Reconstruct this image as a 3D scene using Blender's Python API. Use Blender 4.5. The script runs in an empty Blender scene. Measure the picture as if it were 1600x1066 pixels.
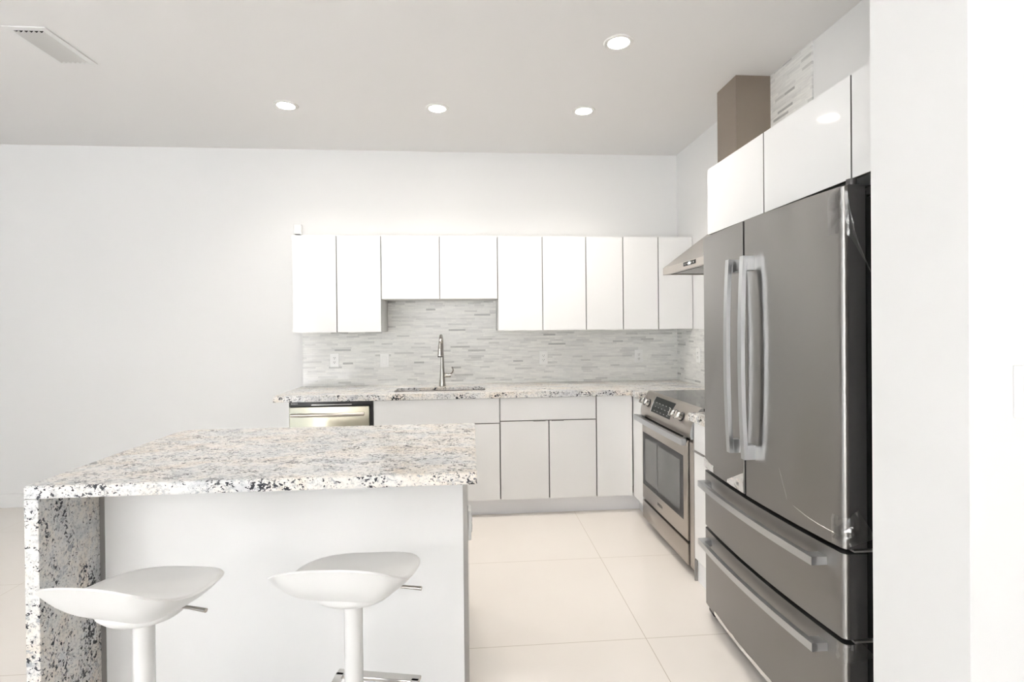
import bpy, bmesh, math, random
from mathutils import Vector, Matrix
from math import sin, cos, pi, radians

random.seed(7)
C = bpy.context.scene.collection
S = bpy.context.scene

# ------------------------------------------------------------------ camera
f_px, yaw, pit, rol = 813.7183, radians(4.5332), radians(0.3402), radians(-0.5542)
cam_data = bpy.data.cameras.new('camera')
cam = bpy.data.objects.new('camera', cam_data)
C.objects.link(cam)
S.camera = cam
fw = Vector((sin(yaw)*cos(pit), cos(yaw)*cos(pit), -sin(pit)))
up = Vector((sin(yaw)*sin(pit), cos(yaw)*sin(pit), cos(pit)))
rt = Vector((cos(yaw), -sin(yaw), 0))
r2 = rt*cos(rol) + up*sin(rol)
u2 = up*cos(rol) - rt*sin(rol)
m = Matrix((r2, u2, -fw)).transposed().to_4x4()
m.translation = Vector((0, 0, 1.385))
cam.matrix_world = m
cam_data.sensor_width = 36
cam_data.lens = f_px/1600*36
cam_data.shift_y = -16.5/1600
cam_data.clip_start = 0.02

# ------------------------------------------------------------------ exposure, world, added daylight
S.view_settings.view_transform = 'Standard'
S.view_settings.look = 'None'
S.view_settings.gamma = 1
S.view_settings.use_curve_mapping = False
S.view_settings.exposure = 0.8

W = bpy.data.worlds.new('world')
S.world = W
W.use_nodes = True
nt = W.node_tree
bg = nt.nodes['Background']
tc = nt.nodes.new('ShaderNodeTexCoord')
sx = nt.nodes.new('ShaderNodeSeparateXYZ')
rp = nt.nodes.new('ShaderNodeValToRGB')
nt.links.new(tc.outputs['Generated'], sx.inputs[0])
mr = nt.nodes.new('ShaderNodeMapRange')
mr.inputs[1].default_value = -1
mr.inputs[2].default_value = 1
nt.links.new(sx.outputs[2], mr.inputs[0])
nt.links.new(mr.outputs[0], rp.inputs[0])
e = rp.color_ramp.elements
e[0].position = 0.42; e[0].color = (0.55, 0.52, 0.45, 1)
e[1].position = 0.60; e[1].color = (0.88, 0.95, 1.0, 1)
k = e.new(0.495); k.color = (0.30, 0.36, 0.24, 1)
k = e.new(0.53); k.color = (0.55, 0.62, 0.50, 1)
nt.links.new(rp.outputs[0], bg.inputs[0])
bg.inputs[1].default_value = .6

def area(name, loc, rot, sx_, sy_, power, col):
    d = bpy.data.lights.new(name, 'AREA')
    d.shape = 'RECTANGLE'; d.size = sx_; d.size_y = sy_
    d.energy = power; d.color = col
    o = bpy.data.objects.new(name, d)
    C.objects.link(o)
    o.location = loc; o.rotation_euler = rot
    return o
DAY = (0.86, 0.93, 1.0)
# area lamps added at the unseen openings to fill the room with daylight
area('daylight_fill_rear', (-3.1, -8.12, 1.25), (radians(90), 0, 0), 3.6, 2.2, 4, DAY)
area('daylight_fill_left', (-5.12, -2.6, 1.25), (0, radians(-90), 0), 2.2, 5.0, 46, DAY)
sd = bpy.data.lights.new('bounce_sun', 'SUN'); sd.energy = 118; sd.angle = radians(1.5); sd.color = (.89, .93, 1)  # added, unseen: its patch on the rear floor bounces light to the ceiling
so = bpy.data.objects.new('bounce_sun', sd); C.objects.link(so)
so.rotation_euler = Vector((.0, .85, -.46)).to_track_quat('-Z', 'Y').to_euler()

CEIL = 2.867

# ------------------------------------------------------------------ materials
def mat(name, col=(.8, .8, .8), rough=.5, metal=0, coat=0, coat_r=.03, spec=.5, aniso=0, emit=None, estr=0):
    M = bpy.data.materials.new(name)
    M.use_nodes = True
    b = M.node_tree.nodes['Principled BSDF']
    b.inputs['Base Color'].default_value = (*col, 1)
    b.inputs['Roughness'].default_value = rough
    b.inputs['Metallic'].default_value = metal
    b.inputs['Coat Weight'].default_value = coat
    b.inputs['Coat Roughness'].default_value = coat_r
    b.inputs['Specular IOR Level'].default_value = spec
    b.inputs['Anisotropic'].default_value = aniso
    if emit:
        b.inputs['Emission Color'].default_value = (*emit, 1)
        b.inputs['Emission Strength'].default_value = estr
    return M
class NT:
    def __init__(s, M):
        s.t = M.node_tree; s.b = s.t.nodes['Principled BSDF']
    def n(s, typ, **kw):
        x = s.t.nodes.new('ShaderNode'+typ)
        for k_, v in kw.items(): setattr(x, k_, v)
        return x
    def l(s, a, b): s.t.links.new(a, b)
    def math(s, op, a, b=None, c=None):
        x = s.n('Math', operation=op)
        for i, v in enumerate((a, b, c)):
            if v is None: continue
            if isinstance(v, (int, float)): x.inputs[i].default_value = v
            else: s.l(v, x.inputs[i])
        return x.outputs[0]
    def ramp(s, fac, stops, interp='LINEAR'):
        r = s.n('ValToRGB'); r.color_ramp.interpolation = interp
        el = r.color_ramp.elements
        el[0].position, el[0].color = stops[0][0], (*stops[0][1], 1)
        el[1].position, el[1].color = stops[-1][0], (*stops[-1][1], 1)
        for p, c in stops[1:-1]:
            q = el.new(p); q.color = (*c, 1)
        s.l(fac, r.inputs[0]); return r.outputs[0]
    def mix(s, fac, a, b, mode='MIX'):
        x = s.n('Mix', data_type='RGBA', blend_type=mode)
        for i, v in ((0, fac), (6, a), (7, b)):
            if isinstance(v, (int, float)): x.inputs[i].default_value = v
            elif isinstance(v, tuple): x.inputs[i].default_value = (*v, 1)
            else: s.l(v, x.inputs[i])
        return x.outputs[2]
    def noise(s, vec, scale, detail=3, rough=.5, dist=0):
        x = s.n('TexNoise'); x.inputs['Scale'].default_value = scale
        x.inputs['Detail'].default_value = detail; x.inputs['Roughness'].default_value = rough
        x.inputs['Distortion'].default_value = dist
        s.l(vec, x.inputs['Vector']); return x.outputs[0]
    def bump(s, h, strength, dist=.001):
        x = s.n('Bump'); x.inputs['Strength'].default_value = strength; x.inputs['Distance'].default_value = dist
        s.l(h, x.inputs['Height']); s.l(x.outputs[0], s.b.inputs['Normal'])

def paint(name, col, rough=.55):
    M = mat(name, col, rough, spec=.3); t = NT(M)
    g = t.n('NewGeometry')
    t.bump(t.noise(g.outputs['Position'], 140, 2), .06, .0006)
    return M
M_wall = paint('wall_paint', (.85, .85, .845))
M_ceil = paint('ceiling_paint', (.87, .86, .85))
M_trimw = mat('trim_white', (.84, .84, .83), .35)
M_cab = mat('gloss_white_lacquer', (.89, .89, .885), .06, coat=.2, coat_r=.02, spec=.4)
M_carc = mat('carcass_white', (.78, .78, .77), .4)
M_edge = mat('grey_edge_band', (.20, .195, .185), .4, metal=.4)
M_alu = mat('aluminium_edge', (.30, .29, .275), .35, metal=.5)
M_toe = mat('toe_kick_white', (.93, .93, .95), .3)
M_pl = mat('white_plastic', (.93, .93, .92), .3)
M_slot = mat('dark_slot', (.10, .10, .10), .6)
M_black = mat('black_plastic', (.012, .012, .014), .35)
M_blackpaint = mat('black_cabinet_paint', (.016, .016, .018), .38)
M_gask = mat('black_gasket', (.006, .006, .006), .7)
M_dgrey = mat('dark_reflection_door_side', (.075, .073, .072), .38, metal=.5)  # steel door sides: reflected dark alcove put into the colour; hinges share it
M_stool = mat('stool_white_plastic', (.80, .80, .79), .28)
M_post = mat('stool_post_white', (.78, .78, .77), .25, coat=.3)
M_chrome = mat('brushed_chrome', (.55, .54, .52), .22, metal=1)
M_nickel = mat('brushed_nickel', (.40, .38, .355), .24, metal=1)
M_glassblk = mat('black_ceramic_glass', (.035, .033, .032), .07, spec=.35)
M_disp = mat('display_glass', (.008, .011, .011), .3, spec=.15)
M_lens = mat('lamp_lens', (1, 1, 1), .4, emit=(1, .93, .84), estr=48)
M_led = mat('hood_led', (1, 1, 1), .4, emit=(.9, .97, 1), estr=3)
M_ring = mat('downlight_trim', (.85, .84, .82), .4)
M_vent = mat('vent_white', (.84, .84, .83), .4)
M_text = mat('grey_print', (.09, .09, .09), .4)
M_textw = mat('white_print', (.6, .6, .6), .4)

def steel(name, col, rough, coat=0, streak=(60, 60, 900), aniso=.6, coat_r=.04, arot=.25):
    M = mat(name, col, rough, metal=1, coat=coat, coat_r=coat_r, aniso=aniso); t = NT(M)
    g = t.n('NewGeometry'); mp = t.n('Mapping'); mp.inputs['Scale'].default_value = streak
    t.l(g.outputs['Position'], mp.inputs[0])
    nz = t.noise(mp.outputs[0], 1, 2)
    r = t.n('MapRange'); r.inputs[3].default_value = rough*.97; r.inputs[4].default_value = rough*1.03
    t.l(nz, r.inputs[0])
    if aniso < .9: t.l(r.outputs[0], t.b.inputs['Roughness'])
    c = t.mix(nz, tuple(x*.975 for x in col), tuple(min(1, x*1.025) for x in col))
    if aniso < .9: t.l(c, t.b.inputs['Base Color'])
    t.b.inputs['Anisotropic Rotation'].default_value = arot
    tg = t.n('Tangent', direction_type='RADIAL', axis='Z')
    t.l(tg.outputs[0], t.b.inputs['Tangent'])
    return M
M_fridge = steel('filmed_stainless', (.27, .262, .255), .29, coat=.06, coat_r=.06, streak=(1, 1, 500), aniso=.98)
M_range = steel('range_stainless', (.42, .388, .355), .28, streak=(14, 14, 900), aniso=.3)
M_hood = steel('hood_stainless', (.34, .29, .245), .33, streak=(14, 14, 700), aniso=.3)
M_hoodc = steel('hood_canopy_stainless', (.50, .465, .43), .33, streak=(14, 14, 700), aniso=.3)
M_dw = steel('dishwasher_stainless', (.33, .31, .25), .22, streak=(14, 14, 900), aniso=.2)
M_handle = steel('handle_stainless', (.50, .515, .53), .3, streak=(900, 900, 14), aniso=.2)
M_sink = steel('sink_stainless', (.42, .39, .36), .3, aniso=.1)

def granite(name):
    M = mat(name, (.8, .78, .74), .16, coat=.0, spec=.4); t = NT(M)
    g = t.n('NewGeometry'); P = g.outputs['Position']
    mp = t.n('Mapping'); mp.inputs['Scale'].default_value = (.85, 1.25, 1.0); mp.inputs['Rotation'].default_value = (0, 0, .25)
    t.l(P, mp.inputs[0]); V = mp.outputs[0]
    base = t.ramp(t.noise(V, 6, 4, .6, .6), [(.34, (.64, .645, .655)), (.43, (.76, .755, .74)), (.52, (.82, .785, .74)), (.68, (.78, .70, .61))])
    mott = t.ramp(t.noise(V, 70, 5, .75, .3), [(.36, (.55, .57, .60)), (.45, (.84, .85, .86)), (.52, (1, 1, 1))])
    col = t.mix(1.0, base, mott, 'MULTIPLY')
    # grey-blue clouds
    cl = t.ramp(t.noise(V, 30, 6, .75, 1.0), [(.36, (.9, .9, .9)), (.43, (0, 0, 0))])
    col = t.mix(cl, col, (.30, .315, .34))
    # crisp black flecks gathered in clusters
    fine = t.noise(V, 84, 3, .6, .6)
    clus = t.noise(V, 11, 4, .65)
    thr = t.math('MULTIPLY_ADD', clus, .68, .062)
    d = t.math('SUBTRACT', thr, fine)
    fl = t.ramp(d, [(.0, (0, 0, 0)), (.02, (1, 1, 1))])
    col = t.mix(fl, col, (.022, .023, .030))
    vor = t.n('TexVoronoi'); vor.inputs['Scale'].default_value = 95; t.l(V, vor.inputs['Vector'])
    sp = t.ramp(vor.outputs['Distance'], [(.20, (1, 1, 1)), (.27, (0, 0, 0))])
    keep = t.ramp(t.noise(V, 45, 2), [(.55, (0, 0, 0)), (.58, (1, 1, 1))])
    col = t.mix(t.math('MULTIPLY', t.math('MULTIPLY', sp, keep), .9), col, (.05, .05, .055))
    t.l(col, t.b.inputs['Base Color'])
    t.bump(fine, .04, .0004)
    return M
M_gran = granite('white_granite')

def mosaic(name, axis):
    M = mat(name, (.8, .8, .8), .14); t = NT(M)
    g = t.n('NewGeometry'); s = t.n('SeparateXYZ'); t.l(g.outputs['Position'], s.inputs[0])
    u = s.outputs[axis]; z = s.outputs[2]
    zr = t.math('DIVIDE', z, .0158); row = t.math('FLOOR', zr); fz = t.math('FRACT', zr)
    w1 = t.n('TexWhiteNoise', noise_dimensions='1D'); t.l(row, w1.inputs['W'])
    ln = t.math('MULTIPLY_ADD', w1.outputs[0], .09, .075)
    w1b = t.n('TexWhiteNoise', noise_dimensions='1D'); t.l(t.math('ADD', row, 71.3), w1b.inputs['W'])
    ur = t.math('ADD', t.math('DIVIDE', t.math('ADD', u, 9.0), ln), t.math('MULTIPLY', w1b.outputs[0], 9.7))
    colm = t.math('FLOOR', ur); fu = t.math('FRACT', ur)
    cb = t.n('CombineXYZ'); t.l(row, cb.inputs[0]); t.l(colm, cb.inputs[1])
    w2 = t.n('TexWhiteNoise', noise_dimensions='3D'); t.l(cb.outputs[0], w2.inputs['Vector'])
    tile = t.ramp(w2.outputs[0], [(0, (.89, .89, .87)), (.50, (.85, .85, .835)), (.80, (.80, .80, .79)), (.93, (.71, .71, .70)), (.98, (.64, .64, .63)), (.985, (.48, .48, .48))], 'LINEAR')
    mp = t.n('Mapping'); mp.inputs['Scale'].default_value = (7, 7, 60); t.l(g.outputs['Position'], mp.inputs[0])
    vein = t.ramp(t.noise(mp.outputs[0], 1, 5, .7, .8), [(.33, (.86, .86, .855)), (.55, (1.03, 1.03, 1.02))])
    col = t.mix(1.0, tile, vein, 'MULTIPLY')
    e1 = t.math('LESS_THAN', fz, .07); e2 = t.math('LESS_THAN', t.math('MULTIPLY', fu, ln), .0013)
    gr = t.math('MAXIMUM', e1, e2)
    col = t.mix(gr, col, (.70, .70, .69))
    t.l(col, t.b.inputs['Base Color'])
    rr = t.math('MULTIPLY_ADD', gr, .4, .12); t.l(rr, t.b.inputs['Roughness'])
    t.bump(t.math('SUBTRACT', 1, gr), .35, .0008)
    return M
M_mosx = mosaic('mosaic_back', 0)
M_mosy = mosaic('mosaic_side', 1)

def floor_mat():
    M = mat('polished_porcelain', (.80, .745, .68), .07); t = NT(M)
    g = t.n('NewGeometry'); s = t.n('SeparateXYZ'); t.l(g.outputs['Position'], s.inputs[0])
    def line(o, off):
        a = t.math('FRACT', t.math('DIVIDE', t.math('ADD', o, off), .81))
        d = t.math('MINIMUM', a, t.math('SUBTRACT', 1, a))
        return t.math('LESS_THAN', d, .0016/.81)
    gx = line(s.outputs[0], -.761+8.1); gy = line(s.outputs[1], -3.058+8.1)
    gr = t.math('MAXIMUM', gx, gy)
    base = t.ramp(t.noise(g.outputs['Position'], 1.6, 3), [(.3, (.85, .80, .745)), (.7, (.88, .835, .785))])
    t.l(t.mix(gr, base, (.50, .44, .37)), t.b.inputs['Base Color'])
    t.l(t.math('MULTIPLY_ADD', gr, .4, .06), t.b.inputs['Roughness'])
    return M
M_floor = floor_mat()

def film_mat():
    M = bpy.data.materials.new('clear_film'); M.use_nodes = True
    t = M.node_tree; t.nodes.clear()
    out = t.nodes.new('ShaderNodeOutputMaterial'); mx = t.nodes.new('ShaderNodeMixShader')
    tr = t.nodes.new('ShaderNodeBsdfTransparent'); gl = t.nodes.new('ShaderNodeBsdfGlossy')
    gl.inputs['Roughness'].default_value = .12; gl.inputs['Color'].default_value = (1, 1, 1, 1)
    lw = t.nodes.new('ShaderNodeLayerWeight'); lw.inputs[0].default_value = .25
    mm = t.nodes.new('ShaderNodeMath'); mm.operation = 'MULTIPLY_ADD'; mm.inputs[1].default_value = .75; mm.inputs[2].default_value = .10
    t.links.new(lw.outputs['Fresnel'], mm.inputs[0]); t.links.new(mm.outputs[0], mx.inputs[0])
    t.links.new(tr.outputs[0], mx.inputs[1]); t.links.new(gl.outputs[0], mx.inputs[2]); t.links.new(mx.outputs[0], out.inputs[0])
    return M
M_film = film_mat()

# ------------------------------------------------------------------ mesh helpers
def B(): return bmesh.new()
def bx(bm, x0, x1, y0, y1, z0, z1, bev=0, seg=2, front=None, fi=0, si=0):
    r = bmesh.ops.create_cube(bm, size=1)
    vs = r['verts']
    for v in vs:
        v.co = Vector(((x0+x1)/2+v.co.x*(x1-x0), (y0+y1)/2+v.co.y*(y1-y0), (z0+z1)/2+v.co.z*(z1-z0)))
    fs = list({f for v in vs for f in v.link_faces})
    for f in fs:
        f.normal_update(); f.material_index = si
        if front is not None and f.normal.dot(Vector(front)) > .9: f.material_index = fi
    if bev:
        es = list({e_ for v in vs for e_ in v.link_edges})
        bmesh.ops.bevel(bm, geom=es, offset=bev, segments=seg, affect='EDGES', profile=.5)
    return bm
def cyl(bm, p0, p1, r0, r1=None, seg=24, cap=True):
    r1 = r0 if r1 is None else r1
    p0, p1 = Vector(p0), Vector(p1); d = p1-p0
    a = d.normalized(); x = a.orthogonal().normalized(); y = a.cross(x)
    A = [bm.verts.new(p0+x*cos(t)*r0+y*sin(t)*r0) for t in [2*pi*i/seg for i in range(seg)]]
    Bv = [bm.verts.new(p1+x*cos(t)*r1+y*sin(t)*r1) for t in [2*pi*i/seg for i in range(seg)]]
    for i in range(seg):
        j = (i+1) % seg; bm.faces.new((A[i], A[j], Bv[j], Bv[i]))
    if cap: bm.faces.new(A[::-1]); bm.faces.new(Bv)
    return bm
def tube(bm, pts, rad, seg=14, sq=None):
    """sweep; rad number or list; sq=(w,h) rectangular half sizes instead"""
    pts = [Vector(p) for p in pts]; n = len(pts)
    rads = rad if isinstance(rad, (list, tuple)) else [rad]*n
    rings = []; prev = None
    for i, p in enumerate(pts):
        t = (pts[min(i+1, n-1)]-pts[max(i-1, 0)]).normalized()
        if prev is None: x = t.orthogonal().normalized()
        else: x = (prev-t*prev.dot(t)).normalized()
        prev = x; y = t.cross(x)
        rings.append([bm.verts.new(p+x*cos(a)*rads[i]+y*sin(a)*rads[i]) for a in [2*pi*k_/seg for k_ in range(seg)]])
    for i in range(n-1):
        for k_ in range(seg):
            j = (k_+1) % seg; bm.faces.new((rings[i][k_], rings[i][j], rings[i+1][j], rings[i+1][k_]))
    bm.faces.new(rings[0][::-1]); bm.faces.new(rings[-1])
    return bm
def prism(bm, poly, axis, a0, a1):
    """poly: 2D points in the other two axes (in xyz order)"""
    def P(p, a):
        l = list(p); l.insert(axis, a); return Vector(l)
    A = [bm.verts.new(P(p, a0)) for p in poly]; Bv = [bm.verts.new(P(p, a1)) for p in poly]
    n = len(poly)
    bm.faces.new(A); bm.faces.new(Bv[::-1])
    for i in range(n):
        j = (i+1) % n; bm.faces.new((A[i], Bv[i], Bv[j], A[j]))
    bmesh.ops.recalc_face_normals(bm, faces=bm.faces)
    return bm
def wloc(o):
    v = Vector((0, 0, 0))
    while o is not None: v = v+o.location; o = o.parent
    return v
def obj(name, bm, mats, parent=None, smooth=False, origin=None):
    me = bpy.data.meshes.new(name)
    org = wloc(parent) if parent else (Vector(origin) if origin else None)
    if org is None:
        xs = [v.co for v in bm.verts]
        org = Vector(((min(v.x for v in xs)+max(v.x for v in xs))/2, (min(v.y for v in xs)+max(v.y for v in xs))/2, min(v.z for v in xs)))
    for v in bm.verts: v.co -= org
    bm.to_mesh(me); bm.free()
    for mm in (mats if isinstance(mats, (list, tuple)) else [mats]): me.materials.append(mm)
    o = bpy.data.objects.new(name, me); C.objects.link(o)
    if parent: o.parent = parent
    else: o.location = org
    if smooth:
        for p in me.polygons: p.use_smooth = True
        try: me.set_sharp_from_angle(angle=radians(smooth if smooth is not True else 40))
        except Exception: pass
    return o
def thing(name, label, cat, loc=(0, 0, 0), group=None):
    o = bpy.data.objects.new(name, None); C.objects.link(o)
    o.location = loc; o.empty_display_size = .1
    return tag(o, label, cat, group)
def tag(o, label, cat, group=None):
    o['label'] = label; o['category'] = cat
    if group: o['group'] = group
    return o
def struct(name, bm, mm, parent=None):
    o = obj(name, bm, mm, parent)
    if parent is None: o['kind'] = 'structure'
    return o
def dup(root, loc, label, rotz=None):
    r = root.copy(); C.objects.link(r); r.location = loc; r['label'] = label
    if rotz is not None: r.rotation_euler = (0, 0, rotz)
    def rec(src, dst):
        for ch in list(src.children):
            c = ch.copy(); C.objects.link(c); c.parent = dst
            rec(ch, c)
    rec(root, r)
    return r
def text(name, body, size, loc, rot, mm, parent):
    cu = bpy.data.curves.new(name, 'FONT'); cu.body = body; cu.size = size; cu.extrude = .0004
    cu.align_x = 'CENTER'; cu.align_y = 'CENTER'
    tmp = bpy.data.objects.new(name+'_tmp', cu); C.objects.link(tmp)
    dg = bpy.context.evaluated_depsgraph_get(); dg.update()
    me = bpy.data.meshes.new_from_object(tmp.evaluated_get(dg))
    bpy.data.objects.remove(tmp)
    from mathutils import Euler
    me.transform(Euler(rot).to_matrix().to_4x4())
    me.transform(Matrix.Translation(Vector(loc)-wloc(parent)))
    me.materials.clear(); me.materials.append(mm)
    o = bpy.data.objects.new(name, me); C.objects.link(o); o.parent = parent
    return o

# ------------------------------------------------------------------ room shell
XR, YW, XL, YB = 1.802, 4.418, -5.0, -8.0
struct('floor', bx(B(), XL-.2, 3.4, YB-.2, YW+.15, -.1, 0), M_floor)
struct('ceiling', bx(B(), XL-.2, 3.4, YB-.2, YW+.15, CEIL, CEIL+.1), M_ceil)
struct('wall_back', bx(B(), XL-.15, XR+.15, YW, YW+.15, 0, CEIL), M_wall)
struct('wall_right', bx(B(), XR, XR+.15, 1.341, YW, 0, CEIL), M_wall)
struct('wall_stub', bx(B(), 1.092, 3.2, 1.062, 1.341, 0, CEIL), M_wall)
struct('wall_far_right', bx(B(), 3.2, 3.35, YB, 1.341, 0, CEIL), M_wall)
# left wall and rear wall, with unseen openings placed for even light
def wall_open(name, axis, a0, a1, plane0, plane1, o0, o1, zb, zt):
    bm = B()
    for (u0, u1, z0, z1) in ((a0, o0, 0, CEIL), (o1, a1, 0, CEIL), (o0, o1, 0, zb), (o0, o1, zt, CEIL)):
        if u1-u0 < 1e-4 or z1-z0 < 1e-4: continue
        if axis == 'y': bx(bm, plane0, plane1, u0, u1, z0, z1)
        else: bx(bm, u0, u1, plane0, plane1, z0, z1)
    struct(name, bm, M_wall)
wall_open('wall_left', 'y', YB, YW, XL-.15, XL, -5.2, 0.0, .0, 2.4)
wall_open('wall_rear', 'x', XL-.15, 3.35, YB-.15, YB, -4.9, -1.4, .0, 2.4)
def win(name, axis, p, o0, o1):
    bm = B()
    n = 3
    for i in range(n+1):
        u = o0+(o1-o0)*i/n; u = min(max(u, o0+.03), o1-.03)
        if axis == 'y': bx(bm, p, p+.05, u-.03, u+.03, 0, 2.4)
        else: bx(bm, u-.03, u+.03, p, p+.05, 0, 2.4)
    for z in (.04, 2.36):
        if axis == 'y': bx(bm, p, p+.05, o0, o1, z-.04, z+.04)
        else: bx(bm, o0, o1, p, p+.05, z-.04, z+.04)
    struct(name, bm, M_trimw)
win('added_window_1', 'y', XL-.08, -5.2, 0.0)  # unseen side opening, added to let in even daylight
win('added_window_2', 'x', YB-.08, -4.9, -1.4)  # unseen rear opening, added and positioned for the room's light
# baseboards
bm = B(); prism(bm, [(YW, 0), (YW-.015, 0), (YW-.015, .085), (YW-.011, .098), (YW-.006, .105), (YW, .108)], 0, XL, -1.31)
struct('baseboard_back', bm, M_trimw)
struct('baseboard_left', bx(B(), XL, XL+.015, 0.0, YW-.02, 0, .105, .003), M_trimw)
struct('baseboard_stub', bx(B(), 1.092, 3.2, 1.048, 1.062, 0, .105, .003), M_trimw)

# tiled splashbacks (part of the walls)
CT = .915
bm = B()
prism(bm, [(-1.381, CT), (XR-.009, CT), (XR-.009, 1.3595), (.215, 1.3595), (.215, 1.6125), (-.687, 1.6125), (-.687, 1.3595), (-1.381, 1.3595)], 1, YW-.009, YW)
struct('trim_1', bm, M_mosx)
bm = B()
prism(bm, [(2.44, CT), (YW-.001, CT), (YW-.001, 1.359), (3.64, 1.359), (3.64, CEIL), (2.60, CEIL), (2.60, 1.359), (2.44, 1.359)], 0, XR-.009, XR)
struct('trim_2', bm, M_mosy)

# ------------------------------------------------------------------ cabinets
def slab(face, a0, a1, z0, z1, p, th=.018):
    """door/drawer slab. face 'y': faces -Y at plane p; 'x': faces -X at plane p"""
    bm = B()
    if face == 'y': bx(bm, a0, a1, p, p+th, z0, z1, front=(0, -1, 0), fi=0, si=1)
    else: bx(bm, p, p+th, a0, a1, z0, z1, front=(-1, 0, 0), fi=0, si=1)
    return bm
CABM = [M_cab, M_edge]
G = .0032   # half gap
def carcass(x0, x1, y0, y1, z0, z1): return bx(B(), x0, x1, y0, y1, z0, z1)

YU = 4.099; ZT = 2.103
def upper(x0, x1, zb, doors, label):
    t = thing('wall_cabinet', label, 'cabinet', ((x0+x1)/2, YU+.02, zb), 'gloss white cabinets hung on the back wall')
    obj('carcass', bx(B(), x0+.0015, x1-.0015, YU+.0195, YW-.0005, zb+.001, ZT-.001, front=(0, -1, 0), fi=1, si=0), [M_carc, M_edge], t)
    for a, b in zip(doors[:-1], doors[1:]):
        obj('door', slab('y', a+G, b-G, zb, ZT, YU), CABM, t)
    return t
upper(-1.351, -.687, 1.3605, [-1.351-G, -1.024, -.687], 'leftmost tall two-door gloss white wall cabinet, at left end of the row')
upper(-.687, .215, 1.6135, [-.687, -.238, .215], 'shorter, wider two-door gloss white wall cabinet above the sink')
upper(.215, .921, 1.3605, [.215, .571, .921], 'two-door gloss white wall cabinet just right of the short pair over the sink')
upper(.921, 1.513, 1.3605, [.921, 1.223, 1.513], 'narrower two-door gloss white wall cabinet second from the right corner')
upper(1.513, 1.800, 1.3605, [1.513, 1.800], 'single-door gloss white wall cabinet in the right corner, partly behind the hood')

YF = 3.792; KZ = .124
def pull(x0, x1, z, parent):
    bm = B(); bx(bm, x0, x1, YF-.004, YF+.002, z, z+.002); bx(bm, x0, x1, YF-.004, YF-.003, z-.003, z+.002)
    return obj('edge_pull', bm, M_alu, parent)
def base(x0, x1, label, drawer=None, splits=None, zsplit=.694):
    t = thing('base_cabinet', label, 'cabinet', ((x0+x1)/2, YF+.02, KZ), 'gloss white base cabinets under the back counter')
    obj('carcass', bx(B(), x0+.0015, x1-.0015, YF+.0195, YW-.02, KZ, .66 if 'sink' in label else .872, front=(0, -1, 0), fi=1, si=0), [M_carc, M_edge], t)
    if 'sink' in label:
        bm = B(); bx(bm, x0+.0015, x1-.0015, YF+.0195, YF+.035, .6605, .872, front=(0, -1, 0), fi=1, si=0)
        obj('front_rail', bm, [M_carc, M_edge], t)
    top = .868
    if drawer:
        obj('drawer_front', slab('y', x0+G, x1-G, zsplit+G, top, YF), CABM, t)
        top = zsplit-G
    for a, b in zip(splits[:-1], splits[1:]):
        d = obj('door', slab('y', a+G*1.3, b-G*1.3, KZ+.001, top, YF), CABM, t)
        if drawer:
            if a == splits[0]: pull(b-.115, b-.025, top, d)
            else: pull(a+.02, a+.11, top, d)
    return t
base(-.702, .206, 'wide gloss white base cabinet with two doors, below the sink', True, [-.702, -.247, .206], .686)
base(.206, .920, 'gloss white base cabinet with one wide drawer over two doors, right of the sink', True, [.206, .566, .920], .700)
t = base(.920, 1.1955, 'narrow full-height single-door gloss white base cabinet in the inner corner beside the range', False, [.920, 1.1955])
# corner filler next to the range (faces the room, -X)
tag(obj('filler_panel', bx(B(), 1.1985, 1.2165, 3.572, YF-.0005, KZ, .868), M_cab), 'thin white filler strip between corner base cabinet and stainless range', 'panel')
# end panel left of dishwasher
tag(obj('end_panel', bx(B(), -1.305, -1.2865, YF, YW-.016, 0, .872), M_cab), 'white end panel at the left side of the dishwasher under the counter end', 'panel')
# plinth
tag(obj('toe_kick', bx(B(), -.700, 1.262, YF+.062, YF+.077, 0, KZ-.001), M_toe), 'long pale toe kick board along the floor under the back base cabinets', 'toe kick')
tag(obj('toe_kick', bx(B(), 1.262, 1.277, 3.575, YF+.061, 0, KZ-.001), M_toe), 'short pale toe kick board in the corner beside the range', 'toe kick')

# back countertop: 2 cm slab with a built-up 4 cm front edge, sink cut out
CZ0, CZ1 = .873, .915
SX0, SX1, SY0, SY1 = -.575, .105, 3.915, 4.150
YC = 3.766
bm = B()
sl = .893
Lc = -1.386
def cb(x0, x1, y0, y1, z0=sl, z1=CZ1): bx(bm, x0, x1, y0, y1, z0, z1)
cb(Lc, SX0, YC, YW-.0095); cb(SX1, XR-.0095, YC, YW-.0095)
cb(SX0, SX1, YC, SY0); cb(SX0, SX1, SY1, YW-.0095)
cb(1.172, XR-.0095, 3.5705, YC)
cb(Lc, 1.172, YC, YC+.04, CZ0, sl); cb(Lc, Lc+.04, YC+.04, YW-.016, CZ0, sl); cb(1.172, 1.212, 3.5705, YC+.04, CZ0, sl)
bmesh.ops.remove_doubles(bm, verts=bm.verts, dist=1e-5)
counter = obj('countertop', bm, M_gran)
tag(counter, 'white speckled granite worktop running along the back wall with the sink in it', 'countertop')

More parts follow.
